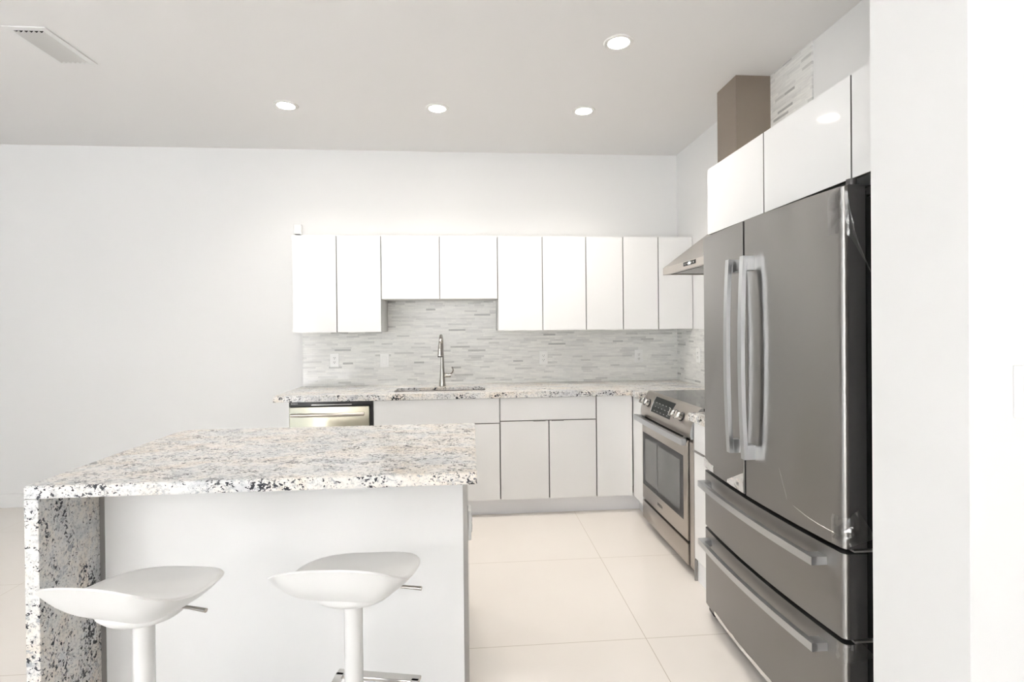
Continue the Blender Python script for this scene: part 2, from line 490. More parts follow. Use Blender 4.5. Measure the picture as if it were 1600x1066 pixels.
# small right-hand run between the range and the fridge
bm = B(); bx(bm, 1.172, XR-.0095, 2.442, 2.739, CZ0, CZ1)
tag(obj('countertop', bm, M_gran), 'short granite worktop piece between the range and the fridge', 'countertop')
t = thing('base_cabinet', 'narrow white base cabinet squeezed between the range and the fridge', 'cabinet', (1.5, 2.59, .124))
obj('carcass', bx(B(), 1.2205, XR-.001, 2.443, 2.728, .124, .872), M_carc, t)
obj('drawer_front', slab('x', 2.444, 2.728, .712, .868, 1.200), CABM, t)
d = obj('door', slab('x', 2.444, 2.728, .126, .706, 1.200), CABM, t)
obj('edge_pull', bx(B(), 1.188, 1.202, 2.60, 2.727, .706, .709), M_alu, d)
obj('side_panel', bx(B(), 1.2005, XR-.001, 2.7285, 2.7385, 0, .872), M_alu, t)
obj('toe_kick', bx(B(), 1.215, 1.2195, 2.444, 2.728, 0, .1235), M_toe, t)

# cabinet above the fridge
t = thing('over_fridge_cabinet', 'gloss white two-door cabinet mounted high above the fridge', 'cabinet', (1.5, 2.0, 1.836))
XU = 1.181
obj('carcass', bx(B(), XU+.0195, XR-.001, 1.345, 2.506, 1.840, 2.156, front=(-1, 0, 0), fi=1, si=0), [M_carc, M_edge], t)
obj('door', slab('x', 2.011+G, 2.508, 1.836, 2.158, XU), CABM, t)
obj('door', slab('x', 1.528+G, 2.011-G, 1.836, 2.158, XU), CABM, t)
obj('filler_strip', slab('x', 1.345, 1.528-G, 1.836, 2.158, XU), CABM, t)

# ------------------------------------------------------------------ sink and faucet
t = thing('kitchen_sink', 'stainless undermount sink set in the back granite worktop', 'sink', ((SX0+SX1)/2, (SY0+SY1)/2, .68))
bm = B(); T = .004; zt = sl-.0005
bx(bm, SX0-.015, SX0, SY0-.015, SY1+.015, .70, zt); bx(bm, SX1, SX1+.015, SY0-.015, SY1+.015, .70, zt)
bx(bm, SX0, SX1, SY0-.015, SY0, .70, zt); bx(bm, SX0, SX1, SY1, SY1+.015, .70, zt)
bx(bm, SX0-.015, SX1+.015, SY0-.015, SY1+.015, .69, .70)
obj('basin', bm, M_sink, t)
obj('drain', cyl(B(), (-.235, 4.03, .7003), (-.235, 4.03, .704), .04), M_chrome, t)

FX, FY = -.232, 4.235
t = thing('kitchen_faucet', 'tall brushed nickel pull-down faucet behind the sink', 'faucet', (FX, FY, CT))
bm = B()
cyl(bm, (FX, FY, CT+.0003), (FX, FY, CT+.006), .029, .029, 32); cyl(bm, (FX, FY, CT+.006), (FX, FY, CT+.035), .026, .0235, 32)
cyl(bm, (FX, FY, CT+.035), (FX, FY, CT+.16), .0235, .016, 32); cyl(bm, (FX, FY, CT+.16), (FX, FY, CT+.27), .016, .0125, 32)
obj('body', bm, M_nickel, t, smooth=True)
pts = []
R = .085; z0 = CT+.27
for i in range(6): pts.append((FX, FY, z0+.055*i/5-.002))
for i in range(1, 15):
    a = pi*i/16; pts.append((FX-.004*i/14, FY-R+R*cos(a), z0+.055+R*sin(a)))
obj('spout', tube(B(), pts, .0118, 16), M_nickel, t, smooth=True)
px_, py_, pz_ = pts[-1]
bm = B(); cyl(bm, (px_, py_, pz_), (px_-.001, py_-.006, pz_-.045), .0135, .017, 28); cyl(bm, (px_-.001, py_-.006, pz_-.045), (px_-.002, py_-.010, pz_-.105), .017, .021, 28)
sh = obj('spray_head', bm, M_nickel, t, smooth=True)
obj('nozzle_ring', cyl(B(), (px_-.002, py_-.010, pz_-.105), (px_-.002, py_-.0105, pz_-.114), .0205, .0195, 28), M_black, sh)
bm = B(); cyl(bm, (FX+.018, FY, CT+.085), (FX+.068, FY, CT+.085), .014, .014, 24)
hb = obj('handle_hub', bm, M_nickel, t, smooth=True)
lv = [(FX+.064, FY, CT+.10), (FX+.072, FY-.004, CT+.103), (FX+.083, FY-.01, CT+.112), (FX+.088, FY-.016, CT+.130), (FX+.084, FY-.02, CT+.150), (FX+.078, FY-.022, CT+.158)]
lv = [(FX+.02, FY-.004, CT+.106), (FX+.045, FY-.004, CT+.105)] + lv
obj('lever', tube(B(), lv, [.0045]*3+[.005, .005, .0045, .004, .003], 10), M_nickel, hb, smooth=True)

# ------------------------------------------------------------------ dishwasher
DX0, DX1 = -1.2845, -.7045
t = thing('dishwasher', 'stainless dishwasher with bar handle at the left end of the back counter', 'dishwasher', ((DX0+DX1)/2, 3.85, 0))
obj('tub', bx(B(), DX0, DX1, 3.815, 4.38, .06, .8715), M_black, t)
bm = B(); bx(bm, DX0+.004, DX1-.022, 3.776, 3.81, .13, .835, .004)
dd = obj('door', bm, M_dw, t, smooth=30)
bm = B(); bx(bm, DX0, DX1, 3.786, 3.8145, .8375, .8715, .002)
bx(bm, DX1-.018, DX1, 3.790, 3.8145, .06, .8375)
cp = obj('control_strip', bm, M_black, t)
obj('trim_line', bx(B(), -1.13, -.85, 3.7845, 3.787, .846, .850), M_chrome, cp)
text('lettering', 'BOSCH', .014, (-1.247, 3.7853, .858), (radians(90), 0, 0), M_textw, cp)
bm = B()
pts = [(DX0+.03+i/12*(.50), 3.731-.006*sin(pi*i/12), .785) for i in range(13)]
tube(bm, pts, .0125, 16)
cyl(bm, (DX0+.055, 3.735, .785), (DX0+.055, 3.776, .785), .007); cyl(bm, (DX0+.505, 3.735, .785), (DX0+.505, 3.776, .785), .007)
obj('handle', bm, M_range, dd, smooth=True)
obj('toe_kick', bx(B(), DX0, DX1, 3.84, 3.855, 0, .058), M_toe, t)

# ------------------------------------------------------------------ range
RY0, RY1 = 2.742, 3.568; XF = 1.192
t = thing('kitchen_range', 'stainless slide-in range with glass cooktop and front knobs', 'range', (1.5, (RY0+RY1)/2, 0))
bm = B(); bx(bm, 1.236, 1.786, RY0+.003, RY1-.003, .05, .905)
obj('body', bm, M_range, t)
bm = B(); bx(bm, 1.262, 1.789, RY0+.001, RY1-.001, .918, .930, .002)
obj('cooktop_glass', bm, M_glassblk, t)
bm = B(); bx(bm, 1.245, 1.789, RY0, RY1, .906, .9175, .001)
obj('cooktop_frame', bm, M_black, t)
# sloped control panel with curved face and end caps
prof = [(XF-.004, .762), (XF-.006, .79), (XF+.002, .83), (XF+.018, .870), (XF+.040, .905), (XF+.062, .927), (XF+.068, .932), (XF+.069, .918), (1.244, .905), (1.2355, .762)]
prof = [(XF-.004, .765), (XF-.008, .785), (XF-.006, .81), (XF+.004, .845), (XF+.020, .885), (XF+.042, .920), (XF+.052, .930), (XF+.068, .9325), (XF+.069, .918), (1.2355, .905), (1.2355, .765)]
cpn = obj('control_panel', prism(B(), prof, 1, RY0, RY1), M_range, t, smooth=50)
for nm, y0, y1 in (('end_cap', RY0-.003, RY0-.0002), ('end_cap', RY1+.0002, RY1+.003)):
    bm = B(); prism(bm, [(a-.0015, b+(.001 if b > .8 else -.001)) for a, b in prof[:8]]+[(XF+.069, .906), (1.234, .765)], 1, y0, y1)
    obj(nm, bm, M_handle, cpn)
# display on the sloped face
def on_panel(s):   # s 0..1 up the sloping face between (XF-.006,.81) and (XF+.042,.92)
    p0, p1, p2, p3 = Vector((XF-.006, .81)), Vector((XF+.004, .845)), Vector((XF+.020, .885)), Vector((XF+.042, .920))
    L = [0, .31, .66, 1.0]
    P = [p0, p1, p2, p3]
    for i in range(3):
        if s <= L[i+1]:
            q = (s-L[i])/(L[i+1]-L[i]); return P[i].lerp(P[i+1], q)
    return p3
nrm2 = Vector((-.92, .39))
def panel_plate(y0, y1, s0, s1, lift, th=.002):
    ss = [s0, .31, .66, s1]; ss = [s for s in ss if s0 <= s <= s1]
    o = [on_panel(s)+nrm2*lift for s in ss]; i_ = [on_panel(s)-nrm2*th for s in ss][::-1]
    return prism(B(), [tuple(v) for v in o+i_], 1, y0, y1)
dsp = obj('display', panel_plate(3.05, 3.375, .08, .95, .0015), M_disp, cpn)
obj('display_trim', panel_plate(3.375, 3.383, .04, .98, .002), M_handle, dsp)
for i in range(5):
    for j in range(3):
        s = .2+.22*j
        p = on_panel(s)+nrm2*.0022
        obj('printed_mark', bx(B(), p.x-.0004, p.x+.0002, 3.09+i*.055, 3.09+i*.055+.016, p.y-.0015, p.y+.0015), M_textw, dsp)
def knob(y, s=.46):
    p = on_panel(s); c = Vector((p.x, y, p.y)); n = Vector((nrm2.x, 0, nrm2.y)).normalized()
    bm = B(); cyl(bm, c+n*.0003, c+n*.006, .027, .027, 28)
    k_ = obj('knob', bm, M_black, cpn, smooth=True)
    bm = B(); cyl(bm, c+n*.006, c+n*.026, .0225, .0205, 28); cyl(bm, c+n*.026, c+n*.030, .0205, .017, 28)
    obj('knob_cap', bm, M_chrome, k_, smooth=True)
    upv = Vector((0, 1, 0)).cross(n).normalized()
    bm = B(); q = c+n*.034
    vs = bmesh.ops.create_cube(bm, size=1)['verts']
    for v in vs:
        l = v.co.copy(); v.co = q+upv*l.x*.042+Vector((0, 1, 0))*l.y*.010+n*l.z*.022
    obj('knob_grip', bm, M_chrome, k_)
for y in (3.520, 3.452, 2.985, 2.900): knob(y)
# oven door
DY0, DY1 = 2.803, 3.566
bm = B(); bx(bm, XF, 1.2345, DY0, DY1, .187, .748, .003)
od = obj('oven_door', bm, M_range, t, smooth=30)
obj('door_gap', bx(B(), 1.205, 1.2355, RY0+.0482, DY0-.0005, .187, .748), M_gask, t)
wy0, wy1, wz0, wz1 = 2.86, 3.548, .288, .650
fr = obj('window_frame', bx(B(), XF-.0015, XF+.001, wy0, wy1, wz0, wz1), mat('dark_glass_border', (.035, .036, .038), .3, spec=.2), od)
M_win = mat('oven_glass', (.15, .155, .15), .08, metal=.3, spec=.4)
obj('window_glass', bx(B(), XF-.0025, XF-.0014, wy0+.045, wy1-.055, wz0+.035, wz1-.035), M_win, fr)
obj('window_divider', bx(B(), XF-.0031, XF-.0024, 3.265, 3.273, wz0+.001, wz1-.001), M_black, fr)
bm = B()
hp = []
for i in range(17):
    q = i/16; y = 2.745+.825*q
    hp.append((1.128+.006*(2*q-1)**2, y))
# flat bar handle, upper face sloping
inner = [(x+.026, y) for x, y in hp]
bm = B(); prism(bm, hp+inner[::-1], 2, .734, .768)
prism(bm, [(1.15, 2.748), (XF+.0, 2.808), (XF+.0, 2.843), (1.15, 2.785)], 2, .736, .766)
prism(bm, [(1.15, 3.53), (XF+.0, 3.50), (XF+.0, 3.535), (1.15, 3.568)], 2, .736, .766)
obj('handle', bm, M_handle, od)
text('lettering', 'BOSCH', .026, (XF-.0006, 3.23, .237), (radians(90), 0, radians(-90)), M_text, od)
# storage drawer
bm = B(); bx(bm, XF, 1.2345, DY0, DY1, .052, .170, .003)
obj('storage_drawer', bm, M_range, t, smooth=30)
obj('door_gap', bx(B(), 1.21, 1.2355, DY0, DY1, .1705, .1865), M_gask, t)
obj('door_gap', bx(B(), 1.205, 1.2355, RY0+.0482, DY0-.0005, .052, .1865), M_gask, t)
obj('door_gap', bx(B(), 1.205, 1.2355, DY0, DY1, .7485, .7645), M_gask, t)
obj('front_post', bx(B(), 1.200, 1.2355, RY0, RY0+.048, .052, .7635, .002), M_range, t)
for y in (RY0+.04, RY1-.04):
    obj('foot', cyl(B(), (1.26, y, 0), (1.26, y, .05), .02), M_black, t)
    obj('foot', cyl(B(), (1.73, y, 0), (1.73, y, .05), .02), M_black, t)

# ------------------------------------------------------------------ hood
t = thing('range_hood', 'stainless chimney range hood on the tiled right wall above the range', 'range hood', (1.56, 3.1, 1.736))
HX, HY0, HY1, HZ = 1.330, 2.690, 3.510, 1.736
XB = XR-.0095
bm = B(); v = lambda *a: bm.verts.new(a)
rz = 1.783; tzp = 2.02
lo = [v(HX, HY0, HZ), v(XB, HY0, HZ), v(XB, HY1, HZ), v(HX, HY1, HZ)]
mi = [v(HX, HY0, rz), v(XB, HY0, rz), v(XB, HY1, rz), v(HX, HY1, rz)]
cx0, cy0, cy1 = 1.580, 2.976, 3.212
to = [v(cx0, cy0, tzp), v(XB, cy0, tzp), v(XB, cy1, tzp), v(cx0, cy1, tzp)]
for A_, B_ in ((lo, mi), (mi, to)):
    for i in range(4):
        j = (i+1) % 4; bm.faces.new((A_[i], A_[j], B_[j], B_[i]))
bm.faces.new(to)
# underside: rim lip + recess
il = [v(HX+.03, HY0+.03, HZ), v(XB-.02, HY0+.03, HZ), v(XB-.02, HY1-.03, HZ), v(HX+.03, HY1-.03, HZ)]
ih = [v(HX+.03, HY0+.03, HZ+.012), v(XB-.02, HY0+.03, HZ+.012), v(XB-.02, HY1-.03, HZ+.012), v(HX+.03, HY1-.03, HZ+.012)]
for A_, B_ in ((il, lo), (ih, il)):
    for i in range(4):
        j = (i+1) % 4; bm.faces.new((A_[i], A_[j], B_[j], B_[i]))
bm.faces.new(ih[::-1])
bmesh.ops.recalc_face_normals(bm, faces=bm.faces)
can = obj('canopy', bm, M_hoodc, t)
bm = B()
for i in range(2):
    y0 = HY0+.05+i*.365; bx(bm, HX+.06, XB-.06, y0, y0+.35, HZ+.004, HZ+.0115)
obj('grease_filter', bm, M_alu, can)
obj('dark_slot', bx(B(), HX+.034, HX+.05, HY0+.035, HY1-.035, HZ+.002, HZ+.0115), M_gask, can)
pc = obj('control_panel', bx(B(), HX-.002, HX-.0001, 2.985, 3.160, HZ+.018, HZ+.042), M_disp, can)
for i in (0, 1, 3, 4): obj('button', cyl(B(), (HX-.003, 3.012+i*.03, HZ+.030), (HX-.002, 3.012+i*.03, HZ+.030), .006), M_chrome, pc)
obj('button_light', bx(B(), HX-.003, HX-.002, 3.058, 3.086, HZ+.024, HZ+.036), M_led, pc)
ch = obj('chimney', bx(B(), cx0, XB, cy0, cy1, tzp+.0005, CEIL-.001), M_hood, t)

# ------------------------------------------------------------------ refrigerator
FY0, FY1, FX0 = 1.480, 2.425, 1.115
FYC = 2.003
t = thing('refrigerator', 'large stainless french-door refrigerator with two freezer drawers, partly in plastic film', 'refrigerator', (1.5, 1.95, 0))
bm = B(); bx(bm, 1.215, 1.79, FY0, FY1, .04, 1.775, .004)
body = obj('body', bm, M_blackpaint, t)
obj('body_trim', bx(B(), 1.2, 1.2145, FY0+.01, FY1-.01, .05, 1.77), M_gask, t)
def bulge(y):
    q = (y-(FY0+FY1)/2)/((FY1-FY0)/2)
    return FX0-.026*(1-q*q)
def panel_bm(y0, y1, z0, z1, r0, r1, xb=1.187):
    """bowed front; r0/r1 corner radius at the y0/y1 ends. material 0 front, 1 side/top"""
    pts = []; mats = []
    n = 20
    for i in range(7):
        a = pi/2*i/6
        pts.append((bulge(y0+r0)+r0-r0*sin(a), y0+r0-r0*cos(a)))
    for i in range(1, n):
        y = y0+r0+(y1-y0-r0-r1)*i/n; pts.append((bulge(y), y))
    for i in range(7):
        a = pi/2*i/6
        pts.append((bulge(y1-r1)+r1-r1*cos(a), y1-r1+r1*sin(a)))
    pts += [(xb, y1), (xb, y0)]
    bm = B(); N_ = len(pts)
    A_ = [bm.verts.new((x, y, z0)) for x, y in pts]; B_ = [bm.verts.new((x, y, z1)) for x, y in pts]
    f1 = bm.faces.new(A_); f2 = bm.faces.new(B_[::-1]); f1.material_index = 1; f2.material_index = 1
    for i in range(N_):
        j = (i+1) % N_
        f_ = bm.faces.new((A_[i], B_[i], B_[j], A_[j]))
        f_.material_index = 1 if i >= N_-3 else 0
    bmesh.ops.recalc_face_normals(bm, faces=bm.faces)
    return bm
FM = [M_fridge, M_dgrey]
d1 = obj('door', panel_bm(FYC+.008, FY1, .706, 1.800, .0025, .018), FM, t, smooth=35)
d2 = obj('door', panel_bm(FY0, FYC-.008, .706, 1.800, .018, .0025), FM, t, smooth=35)
w1 = obj('freezer_drawer', panel_bm(FY0, FY1, .432, .690, .018, .018), FM, t, smooth=35)
w2 = obj('freezer_drawer', panel_bm(FY0, FY1, .055, .416, .018, .018), FM, t, smooth=35)
obj('gasket', bx(B(), 1.187, 1.2, FY0+.012, FY1-.012, .06, 1.79), M_gask, t)
# vertical door handles: bowed flat bars with square end posts
def vhandle(yc, parent):
    bm = B(); n = 18; z0, z1 = .865, 1.652
    hw = .0135
    prof = []
    outer = []; inner = []
    for i in range(n+1):
        q = i/n; z = z0+(z1-z0)*q
        x = 1.046-.012*(1-(2*q-1)**2)
        outer.append((x, z)); inner.append((x+.016, z))
    prism(bm, [(x, z) for x, z in outer+inner[::-1]], 1, yc-hw, yc+hw)
    h = obj('handle', bm, M_handle, parent)
    xd = bulge(yc)+.0005
    obj('handle_post', bx(B(), 1.0605, xd+.004, yc-hw, yc+hw, z0, z0+.055, .001), M_handle, h)
    obj('handle_post', bx(B(), 1.0605, xd+.004, yc-hw, yc+hw, z1-.055, z1, .001), M_handle, h)
    return h
vhandle(2.052, d1); vhandle(1.938, d2)
def hhandle(zc, parent):
    y0, y1 = 1.548, 2.372
    o = []; i_ = []
    for k_ in range(25):
        y = y0+(y1-y0)*k_/24; b_ = bulge(y)
        o.append((b_-.052, y)); i_.append((b_-.034, y))
    bm = B(); prism(bm, o+i_[::-1], 2, zc-.013, zc+.013)
    h = obj('handle', bm, M_handle, parent)
    for ya, yb in ((y0, y0+.038), (y1-.038, y1)):
        bm = B(); prism(bm, [(bulge(ya)-.0338, ya), (bulge(yb)-.0338, yb), (bulge(yb)+.004, yb), (bulge(ya)+.004, ya)], 2, zc-.013, zc+.013)
        obj('handle_post', bm, M_handle, h)
    return h
hhandle(.643, w1); hhandle(.371, w2)
# hinges
def hinge(z, top=False):
    bm = B()
    if top:
        bx(bm, 1.14, 1.26, FY0+.003, FY0+.05, 1.776, 1.786, .002); cyl(bm, (1.165, FY0+.02, 1.786), (1.165, FY0+.02, 1.822), .017)
        bx(bm, 1.225, 1.32, FY0+.004, FY0+.09, 1.7865, 1.812, .004)
    else:
        bx(bm, 1.145, 1.214, FY0-.002, FY0+.05, z-.003, z+.003, .001)
    return obj('hinge', bm, M_dgrey if top else M_alu, t)
bm = B(); bx(bm, 1.135, 1.26, FY0+.004, FY0+.06, 1.8005, 1.806, .001); cyl(bm, (1.160, FY0+.022, 1.806), (1.160, FY0+.022, 1.826), .014); bx(bm, 1.2, 1.33, FY0+.004, FY0+.09, 1.776, 1.800, .004)
obj('hinge', bm, M_dgrey, t, smooth=30)
hinge(.698); hinge(.424)
bm = B(); cyl(bm, (1.150, FY1-.05, .024), (1.150, FY1-.012, .024), .023, .021, 28); bx(bm, 1.13, 1.25, FY1-.09, FY1-.02, .03, .054, .004)
obj('foot', bm, M_black, t, smooth=35)
bm = B(); cyl(bm, (1.150, FY0+.012, .024), (1.150, FY0+.05, .024), .023, .021, 28)
obj('foot', bm, M_black, t, smooth=35)
obj('foot', bx(B(), 1.7, 1.76, FY0+.05, FY1-.05, 0.0, .04), M_black, t)

# crumpled protective film still clinging to the door corners
def film(pts_fn, nu, nv, amp, parent, seed):
    rnd = random.Random(seed); bm = B(); g_ = []
    for i in range(nu+1):
        row = []
        for j in range(nv+1):
            p, n = pts_fn(i/nu, j/nv)
            row.append(bm.verts.new(Vector(p)+Vector(n)*(.0015+amp*rnd.random()**2)))
        g_.append(row)
    for i in range(nu):
        for j in range(nv): 
            a, b, c, d_ = g_[i][j], g_[i+1][j], g_[i+1][j+1], g_[i][j+1]
            bm.faces.new((a, b, c)); bm.faces.new((a, c, d_))
    return obj('protective_film', bm, M_film, parent)
def wrapf(z0, z1, tail, wy):
    # strip wrapping the near front corner: u along the wrap (front -> side), v vertical
    def fn(u, v_):
        s = -wy+u*(wy+.085)
        z = z0+(z1-z0)*v_
        if s < 0: y = FY0-s; return (bulge(max(y, FY0+.018)) - (0 if y > FY0+.018 else -.006), y, z), (-1, 0, 0)
        w = (1-.8*v_) if tail > 0 else (.35+.65*(1-v_))
        return (FX0+.012+s*w, FY0-.001, z-tail*s), (0, -1, 0)
    return fn
film(wrapf(1.66, 1.795, 1.6, .055), 9, 7, .0035, d2, 3)
film(wrapf(.712, .80, -.3, .045), 10, 6, .004, d2, 5)
film(wrapf(.36, .413, -.2, .03), 9, 4, .004, w2, 8)
def patch(y0, y1, z0, z1, sk=0):
    def fn(u, v_):
        y = y0+(y1-y0)*u; return (bulge(y), y, z0+(z1-z0)*v_*(1-sk*u)), (-1, 0, 0)
    return fn
film(patch(2.012, 2.15, .709, .79, .8), 7, 4, .004, d1, 11)
film(patch(2.30, 2.42, .709, .74, -.5), 10, 4, .004, d1, 13)
film(patch(1.56, 2.3, .058, .075, 0), 24, 1, .003, w2, 15)
# curled fold lines in the film on the near door
def fold(pts, r, parent):
    bm = B(); out = []
    for (y, z) in pts: out.append((bulge(y)-.0012, y, z))
    tube(bm, out, [r*.3]+[r]*(len(out)-2)+[r*.3], 6)
    return obj('film_fold', bm, M_film, parent, smooth=True)
fold([(1.775, .875), (1.755, .83), (1.74, .80), (1.733, .775)], .0018, d2)
fold([(1.70, .765), (1.64, .752), (1.58, .745), (1.50, .742)], .0014, d2)

# ------------------------------------------------------------------ island
IX0, IX1, IY0, IY1, IH = -1.383, .016, 1.721, 2.618, .907
t = thing('kitchen_island', 'white kitchen island with speckled granite top and waterfall side', 'kitchen island', (-.68, 2.2, 0))
th = .040
bm = B()
rc = .07
pl = [(IX0+.001, IY0), (IX1, IY0), (IX1, IY1)]
for i in range(7):
    a = pi/2*i/6; pl.append((IX0+rc-rc*sin(a), IY1-rc+rc*cos(a)))
prism(bm, pl, 2, IH-th, IH)
es = [e_ for e_ in bm.edges if abs(e_.verts[0].co.z-e_.verts[1].co.z) < 1e-6]
bmesh.ops.bevel(bm, geom=es, offset=.003, segments=2, affect='EDGES')
obj('countertop', bm, M_gran, t)
bm = B(); bx(bm, IX0, IX0+.0422, IY0, IY1-.06, 0, IH-th-.0003, .002)
obj('waterfall_leg', bm, M_gran, t)
PY = 1.985
bm = B(); bx(bm, IX0+.0425, IX0+.060, PY, 2.60, 0, IH-th-.0005, front=(0, -1, 0), fi=1, si=0)
obj('side_panel', bm, [M_cab, M_alu], t)
bm = B(); bx(bm, -.036, -.018, PY, 2.60, 0, IH-th-.0005, front=(0, -1, 0), fi=1, si=0)
sp = obj('side_panel', bm, [M_cab, M_alu], t)
obj('back_panel', bx(B(), IX0+.0605, -.0365, PY+.001, PY+.02, 0, IH-th-.0005), M_cab, t)
obj('carcass', bx(B(), IX0+.061, -.037, PY+.021, 2.58, .1, IH-th-.0005), M_carc, t)

# ------------------------------------------------------------------ plates
def outlet(name, label, c, face, kind, group=None, parts=True):
    """c centre on surface; face '-y','-x','+x'"""
    t_ = thing(name, label, 'light switch' if kind == 'switch' else 'outlet', c, group)
    def pb(u0, u1, z0, z1, d0, d1, bev=0):
        bm_ = B(); X, Y, Z = c
        if face == '-y': bx(bm_, X+u0, X+u1, Y-d1, Y-d0, Z+z0, Z+z1, bev)
        elif face == '-x': bx(bm_, X-d1, X-d0, Y-u1, Y-u0, Z+z0, Z+z1, bev)
        else: bx(bm_, X+d0, X+d1, Y+u0, Y+u1, Z+z0, Z+z1, bev)
        return bm_
    obj('cover_plate', pb(-.036, .036, -.058, .058, .0003, .006, .002), M_pl, t_)
    if kind == 'switch':
        obj('gap', pb(-.0175, .0175, -.034, .034, .006, .0064), M_slot if False else M_vent, t_)
        obj('rocker', pb(-.0155, .0155, -.032, .032, .0064, .009, .001), M_pl, t_)
    else:
        obj('receptacle', pb(-.0165, .0165, -.033, .033, .006, .0078, .001), M_pl, t_)
        bm_ = None
        for dz in (.018, -.018):
            for du, w_ in ((-.0065, .0018), (.0065, .0018)):
                obj('slot', pb(du-w_/2-.0006, du+w_/2+.0006, dz-.001, dz+.008, .0078, .0081), M_slot, t_)
            obj('slot', pb(-.0028, .0028, dz-.010, dz-.005, .0078, .0081), M_slot, t_)
    return t_
YT = YW-.009
outlet('wall_outlet', 'white duplex outlet on the mosaic splashback, leftmost, above the dishwasher', (-1.124, YT, 1.127), '-y', 'outlet', 'outlets on the mosaic splashback')
outlet('light_switch', 'white rocker switch on the mosaic splashback left of the faucet', (-.717, YT, 1.121), '-y', 'switch')
outlet('wall_outlet', 'white duplex outlet on the mosaic splashback right of the faucet, middle of the back wall', (.616, YT, 1.123), '-y', 'outlet', 'outlets on the mosaic splashback')
outlet('wall_outlet', 'white duplex outlet on the back splashback nearest the right corner', (1.448, YT, 1.122), '-y', 'outlet', 'outlets on the mosaic splashback')
outlet('wall_outlet', 'white outlet on the right side wall tiles behind the range, next to the fridge edge', (XR-.009, 3.985, 1.151), '-x', 'outlet')
io = outlet('wall_outlet', 'white outlet plate on the right end of the island', (-.018, 2.09, .605), '+x', 'outlet')
io.scale = (2.0, 1, 1)
outlet('light_switch', 'white switch plate at the right edge on the near wall beside the fridge', (1.232, 1.062, 1.232), '-y', 'switch')
# little box above the left cabinet end
t = thing('wall_sensor', 'tiny white box on the wall above the left end of the wall cabinets', 'sensor', (-1.405, YW, 2.165))
obj('cover', bx(B(), -1.436, -1.374, YW-.03, YW-.0005, 2.165, 2.245, .004), M_pl, t)
obj('lower_cap', bx(B(), -1.425, -1.385, YW-.03, YW-.002, 2.162, 2.1645), M_slot, t)

# ------------------------------------------------------------------ ceiling lights and vent
def downlight(loc, label, watts=3.2):
    x, y = loc
    t_ = thing('downlight', label, 'ceiling light', (x, y, CEIL), 'recessed round downlights in the kitchen ceiling')
    bm_ = B(); seg = 40
    rings = [(.054, -.0005), (.056, -.006), (.074, -.005), (.078, -.0003)]
    R_ = [[bm_.verts.new((x+cos(2*pi*k_/seg)*r, y+sin(2*pi*k_/seg)*r, CEIL+z)) for k_ in range(seg)] for r, z in rings]
    for a in range(3):
        for k_ in range(seg):
            j = (k_+1) % seg; bm_.faces.new((R_[a][k_], R_[a+1][k_], R_[a+1][j], R_[a][j]))
    obj('trim_ring', bm_, M_ring, t_, smooth=True)
    obj('lens', cyl(B(), (x, y, CEIL-.0045), (x, y, CEIL-.0005), .053, .053, 40), M_lens, t_)
    d_ = bpy.data.lights.new('bulb', 'AREA'); d_.energy = watts; d_.color = (1, .94, .86)
    d_.shape = 'DISK'; d_.size = .10; d_.spread = radians(125)
    o_ = bpy.data.objects.new('bulb', d_); C.objects.link(o_); o_.parent = t_; o_.location = (0, 0, -.012)
    return t_
dl = downlight((.784, 2.671), 'round downlight nearest the camera, alone toward the upper right of the ceiling')
for (x, y, lb) in ((-1.202, 3.555, 'leftmost of the three round downlights in the far row'),
                   (-.210, 3.545, 'middle of the three round downlights in the far row'),
                   (.788, 3.530, 'rightmost of the three round downlights in the far row, by the corner')):
    dup(dl, (x, y, CEIL), lb)
t = thing('ceiling_vent', 'white rectangular air vent grille with angled slats in the left of the ceiling', 'air vent', (-2.15, 2.88, CEIL))
vx0, vx1, vy0, vy1 = -2.245, -2.045, 2.705, 3.065
bm = B(); fwid = .032
z1 = CEIL-.0003; z0 = CEIL-.007
bx(bm, vx0, vx0+fwid, vy0, vy1, z0, z1, .002); bx(bm, vx1-fwid, vx1, vy0, vy1, z0, z1, .002)
bx(bm, vx0+fwid, vx1-fwid, vy0, vy0+fwid, z0, z1, .002); bx(bm, vx0+fwid, vx1-fwid, vy1-fwid, vy1, z0, z1, .002)
obj('frame', bm, M_vent, t)
obj('duct', bx(B(), vx0+fwid, vx1-fwid, vy0+fwid, vy1-fwid, CEIL-.0012, CEIL-.0004), M_gask, t)
for i in range(6):
    xx = vx0+fwid+.012+i*.0235
    bm = B(); prism(bm, [(xx-.008, CEIL-.0165), (xx-.0065, CEIL-.0175), (xx+.0075, CEIL-.0035), (xx+.006, CEIL-.0025)], 1, vy0+fwid+.006, vy1-fwid-.001)
    obj('slat', bm, M_vent, t)

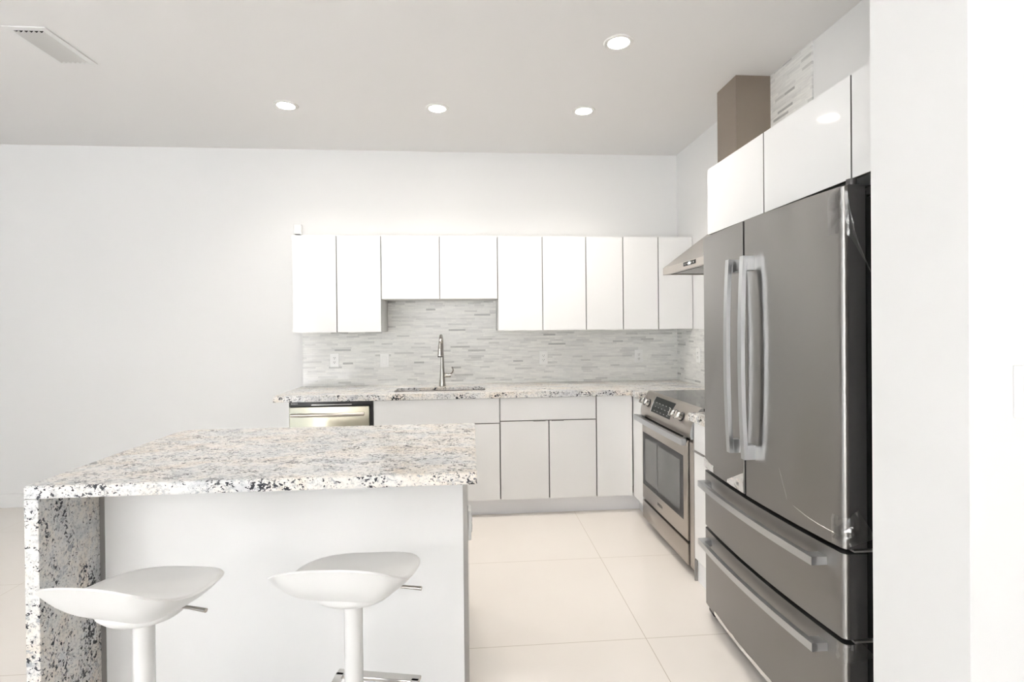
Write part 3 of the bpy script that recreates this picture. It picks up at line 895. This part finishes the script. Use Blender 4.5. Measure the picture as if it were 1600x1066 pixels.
# ------------------------------------------------------------------ bar stools
def sstep(a, b, x):
    q = min(max((x-a)/(b-a), 0), 1); return q*q*(3-2*q)
def make_stool(x, y, label, rot):
    t_ = thing('bar_stool', label, 'bar stool', (0, 0, 0), 'white swivel bar stools in front of the island')
    hx, hy = .180, .166
    def outline(phi):
        c_, s_ = cos(phi), sin(phi); n_ = 2.5+2.5*sstep(0, .7, -s_)
        r = (abs(c_)**n_+abs(s_)**n_)**(-1/n_)
        X, Y = hx*r*c_, hy*r*s_
        # back edge (negative y) wider, pulled into wings
        X *= 1+.04*sstep(-.1, 1., -Y/hy)
        return X, Y
    def top(X, Y):
        b = max(0, -Y/hy); f_ = max(0, Y/hy); s_ = X/hx
        return .686+.094*b**1.6*(1-.2*s_*s_)-.004*f_**2.2+.012*s_*s_*(1-.5*b)+.013*s_
    nr, ns = 12, 56
    bm = B()
    def ring(r, zf):
        out = []
        for k_ in range(ns):
            X, Y = outline(2*pi*k_/ns); X *= r; Y *= r
            out.append(bm.verts.new((X, Y, zf(X, Y, r))))
        return out
    tz = lambda X, Y, r: top(X, Y)
    def bz(X, Y, r):
        Xr_, Yr_ = (X/r, Y/r)
        rim = top(Xr_, Yr_)-.008
        q = r**3.4
        return .644*(1-q)+rim*q
    rt_ = [ring(i/nr, tz) for i in range(1, nr+1)]
    mid = []
    for k_ in range(ns):
        X, Y = outline(2*pi*k_/ns); mid.append(bm.verts.new((X*1.018, Y*1.018, top(X, Y)-.004)))
    rb_ = [ring(i/nr, bz) for i in range(nr, 0, -1)]
    c0 = bm.verts.new((0, 0, top(0, 0))); c1 = bm.verts.new((0, 0, .644))
    allr = rt_+[mid]+rb_
    for k_ in range(ns):
        j = (k_+1) % ns
        bm.faces.new((c0, allr[0][k_], allr[0][j])); bm.faces.new((c1, allr[-1][j], allr[-1][k_]))
        for a in range(len(allr)-1): bm.faces.new((allr[a][k_], allr[a+1][k_], allr[a+1][j], allr[a][j]))
    bmesh.ops.recalc_face_normals(bm, faces=bm.faces)
    obj('seat', bm, M_stool, t_, smooth=70)
    # mount cover dish
    bm = B(); rings = [(.112, .676), (.116, .662), (.112, .648), (.100, .638), (.085, .635), (.03, .634)]
    RR = [[bm.verts.new((cos(2*pi*k_/40)*r*1.05, sin(2*pi*k_/40)*r*.8-.005, z)) for k_ in range(40)] for r, z in rings]
    for a in range(len(RR)-1):
        for k_ in range(40):
            j = (k_+1) % 40; bm.faces.new((RR[a][k_], RR[a][j], RR[a+1][j], RR[a+1][k_]))
    bm.faces.new(RR[-1][::-1]); bm.faces.new(RR[0])
    bmesh.ops.recalc_face_normals(bm, faces=bm.faces)
    obj('mount_cover', bm, M_stool, t_, smooth=50)
    obj('collar', cyl(B(), (0, 0, .619), (0, 0, .6335), .0275, .0275, 32), M_post, t_, smooth=50)
    obj('post', cyl(B(), (0, 0, .02), (0, 0, .619), .0255, .0255, 36), M_post, t_, smooth=50)
    bm = B(); tube(bm, [(.10, .0, .662), (.15, .0, .664), (.20, .0, .662)], [.0035, .0045, .0055], 12)
    obj('height_lever', bm, M_nickel, t_, smooth=50)
    bm = B()
    for (p0, p1) in (((-.10, -.03), (-.125, .17)), ((.10, -.03), (.125, .17))):
        prism(bm, [(p0[0]-.012, p0[1]), (p0[0]+.012, p0[1]), (p1[0]+.012, p1[1]), (p1[0]-.012, p1[1])], 2, .278, .290)
    bx(bm, -.137, .137, .158, .190, .278, .290, .003); bx(bm, -.112, .112, -.03, -.0275, .273, .293); bx(bm, -.112, .112, .0275, .045, .278, .290)
    obj('footrest', bm, M_chrome, t_)
    bm = B(); prev = None; pf = [(.0, 0), (.205, 0), (.207, .004), (.200, .010), (.12, .017), (.04, .024), (0, .026)]
    RR = [[bm.verts.new((cos(2*pi*k_/48)*max(r, .001), sin(2*pi*k_/48)*max(r, .001), z)) for k_ in range(48)] for r, z in pf]
    for a in range(len(RR)-1):
        for k_ in range(48):
            j = (k_+1) % 48; bm.faces.new((RR[a][k_], RR[a][j], RR[a+1][j], RR[a+1][k_]))
    bmesh.ops.recalc_face_normals(bm, faces=bm.faces)
    obj('floor_base', bm, M_post, t_, smooth=50)
    t_.location = (x, y, 0); t_.rotation_euler = (0, 0, rot)
    return t_
st = make_stool(-.878, 1.46, 'white moulded bar stool on the left, beside the granite waterfall side', radians(-18))
dup(st, (-.339, 1.50, 0), 'white moulded bar stool on the right, nearer the middle of the island', radians(-12))
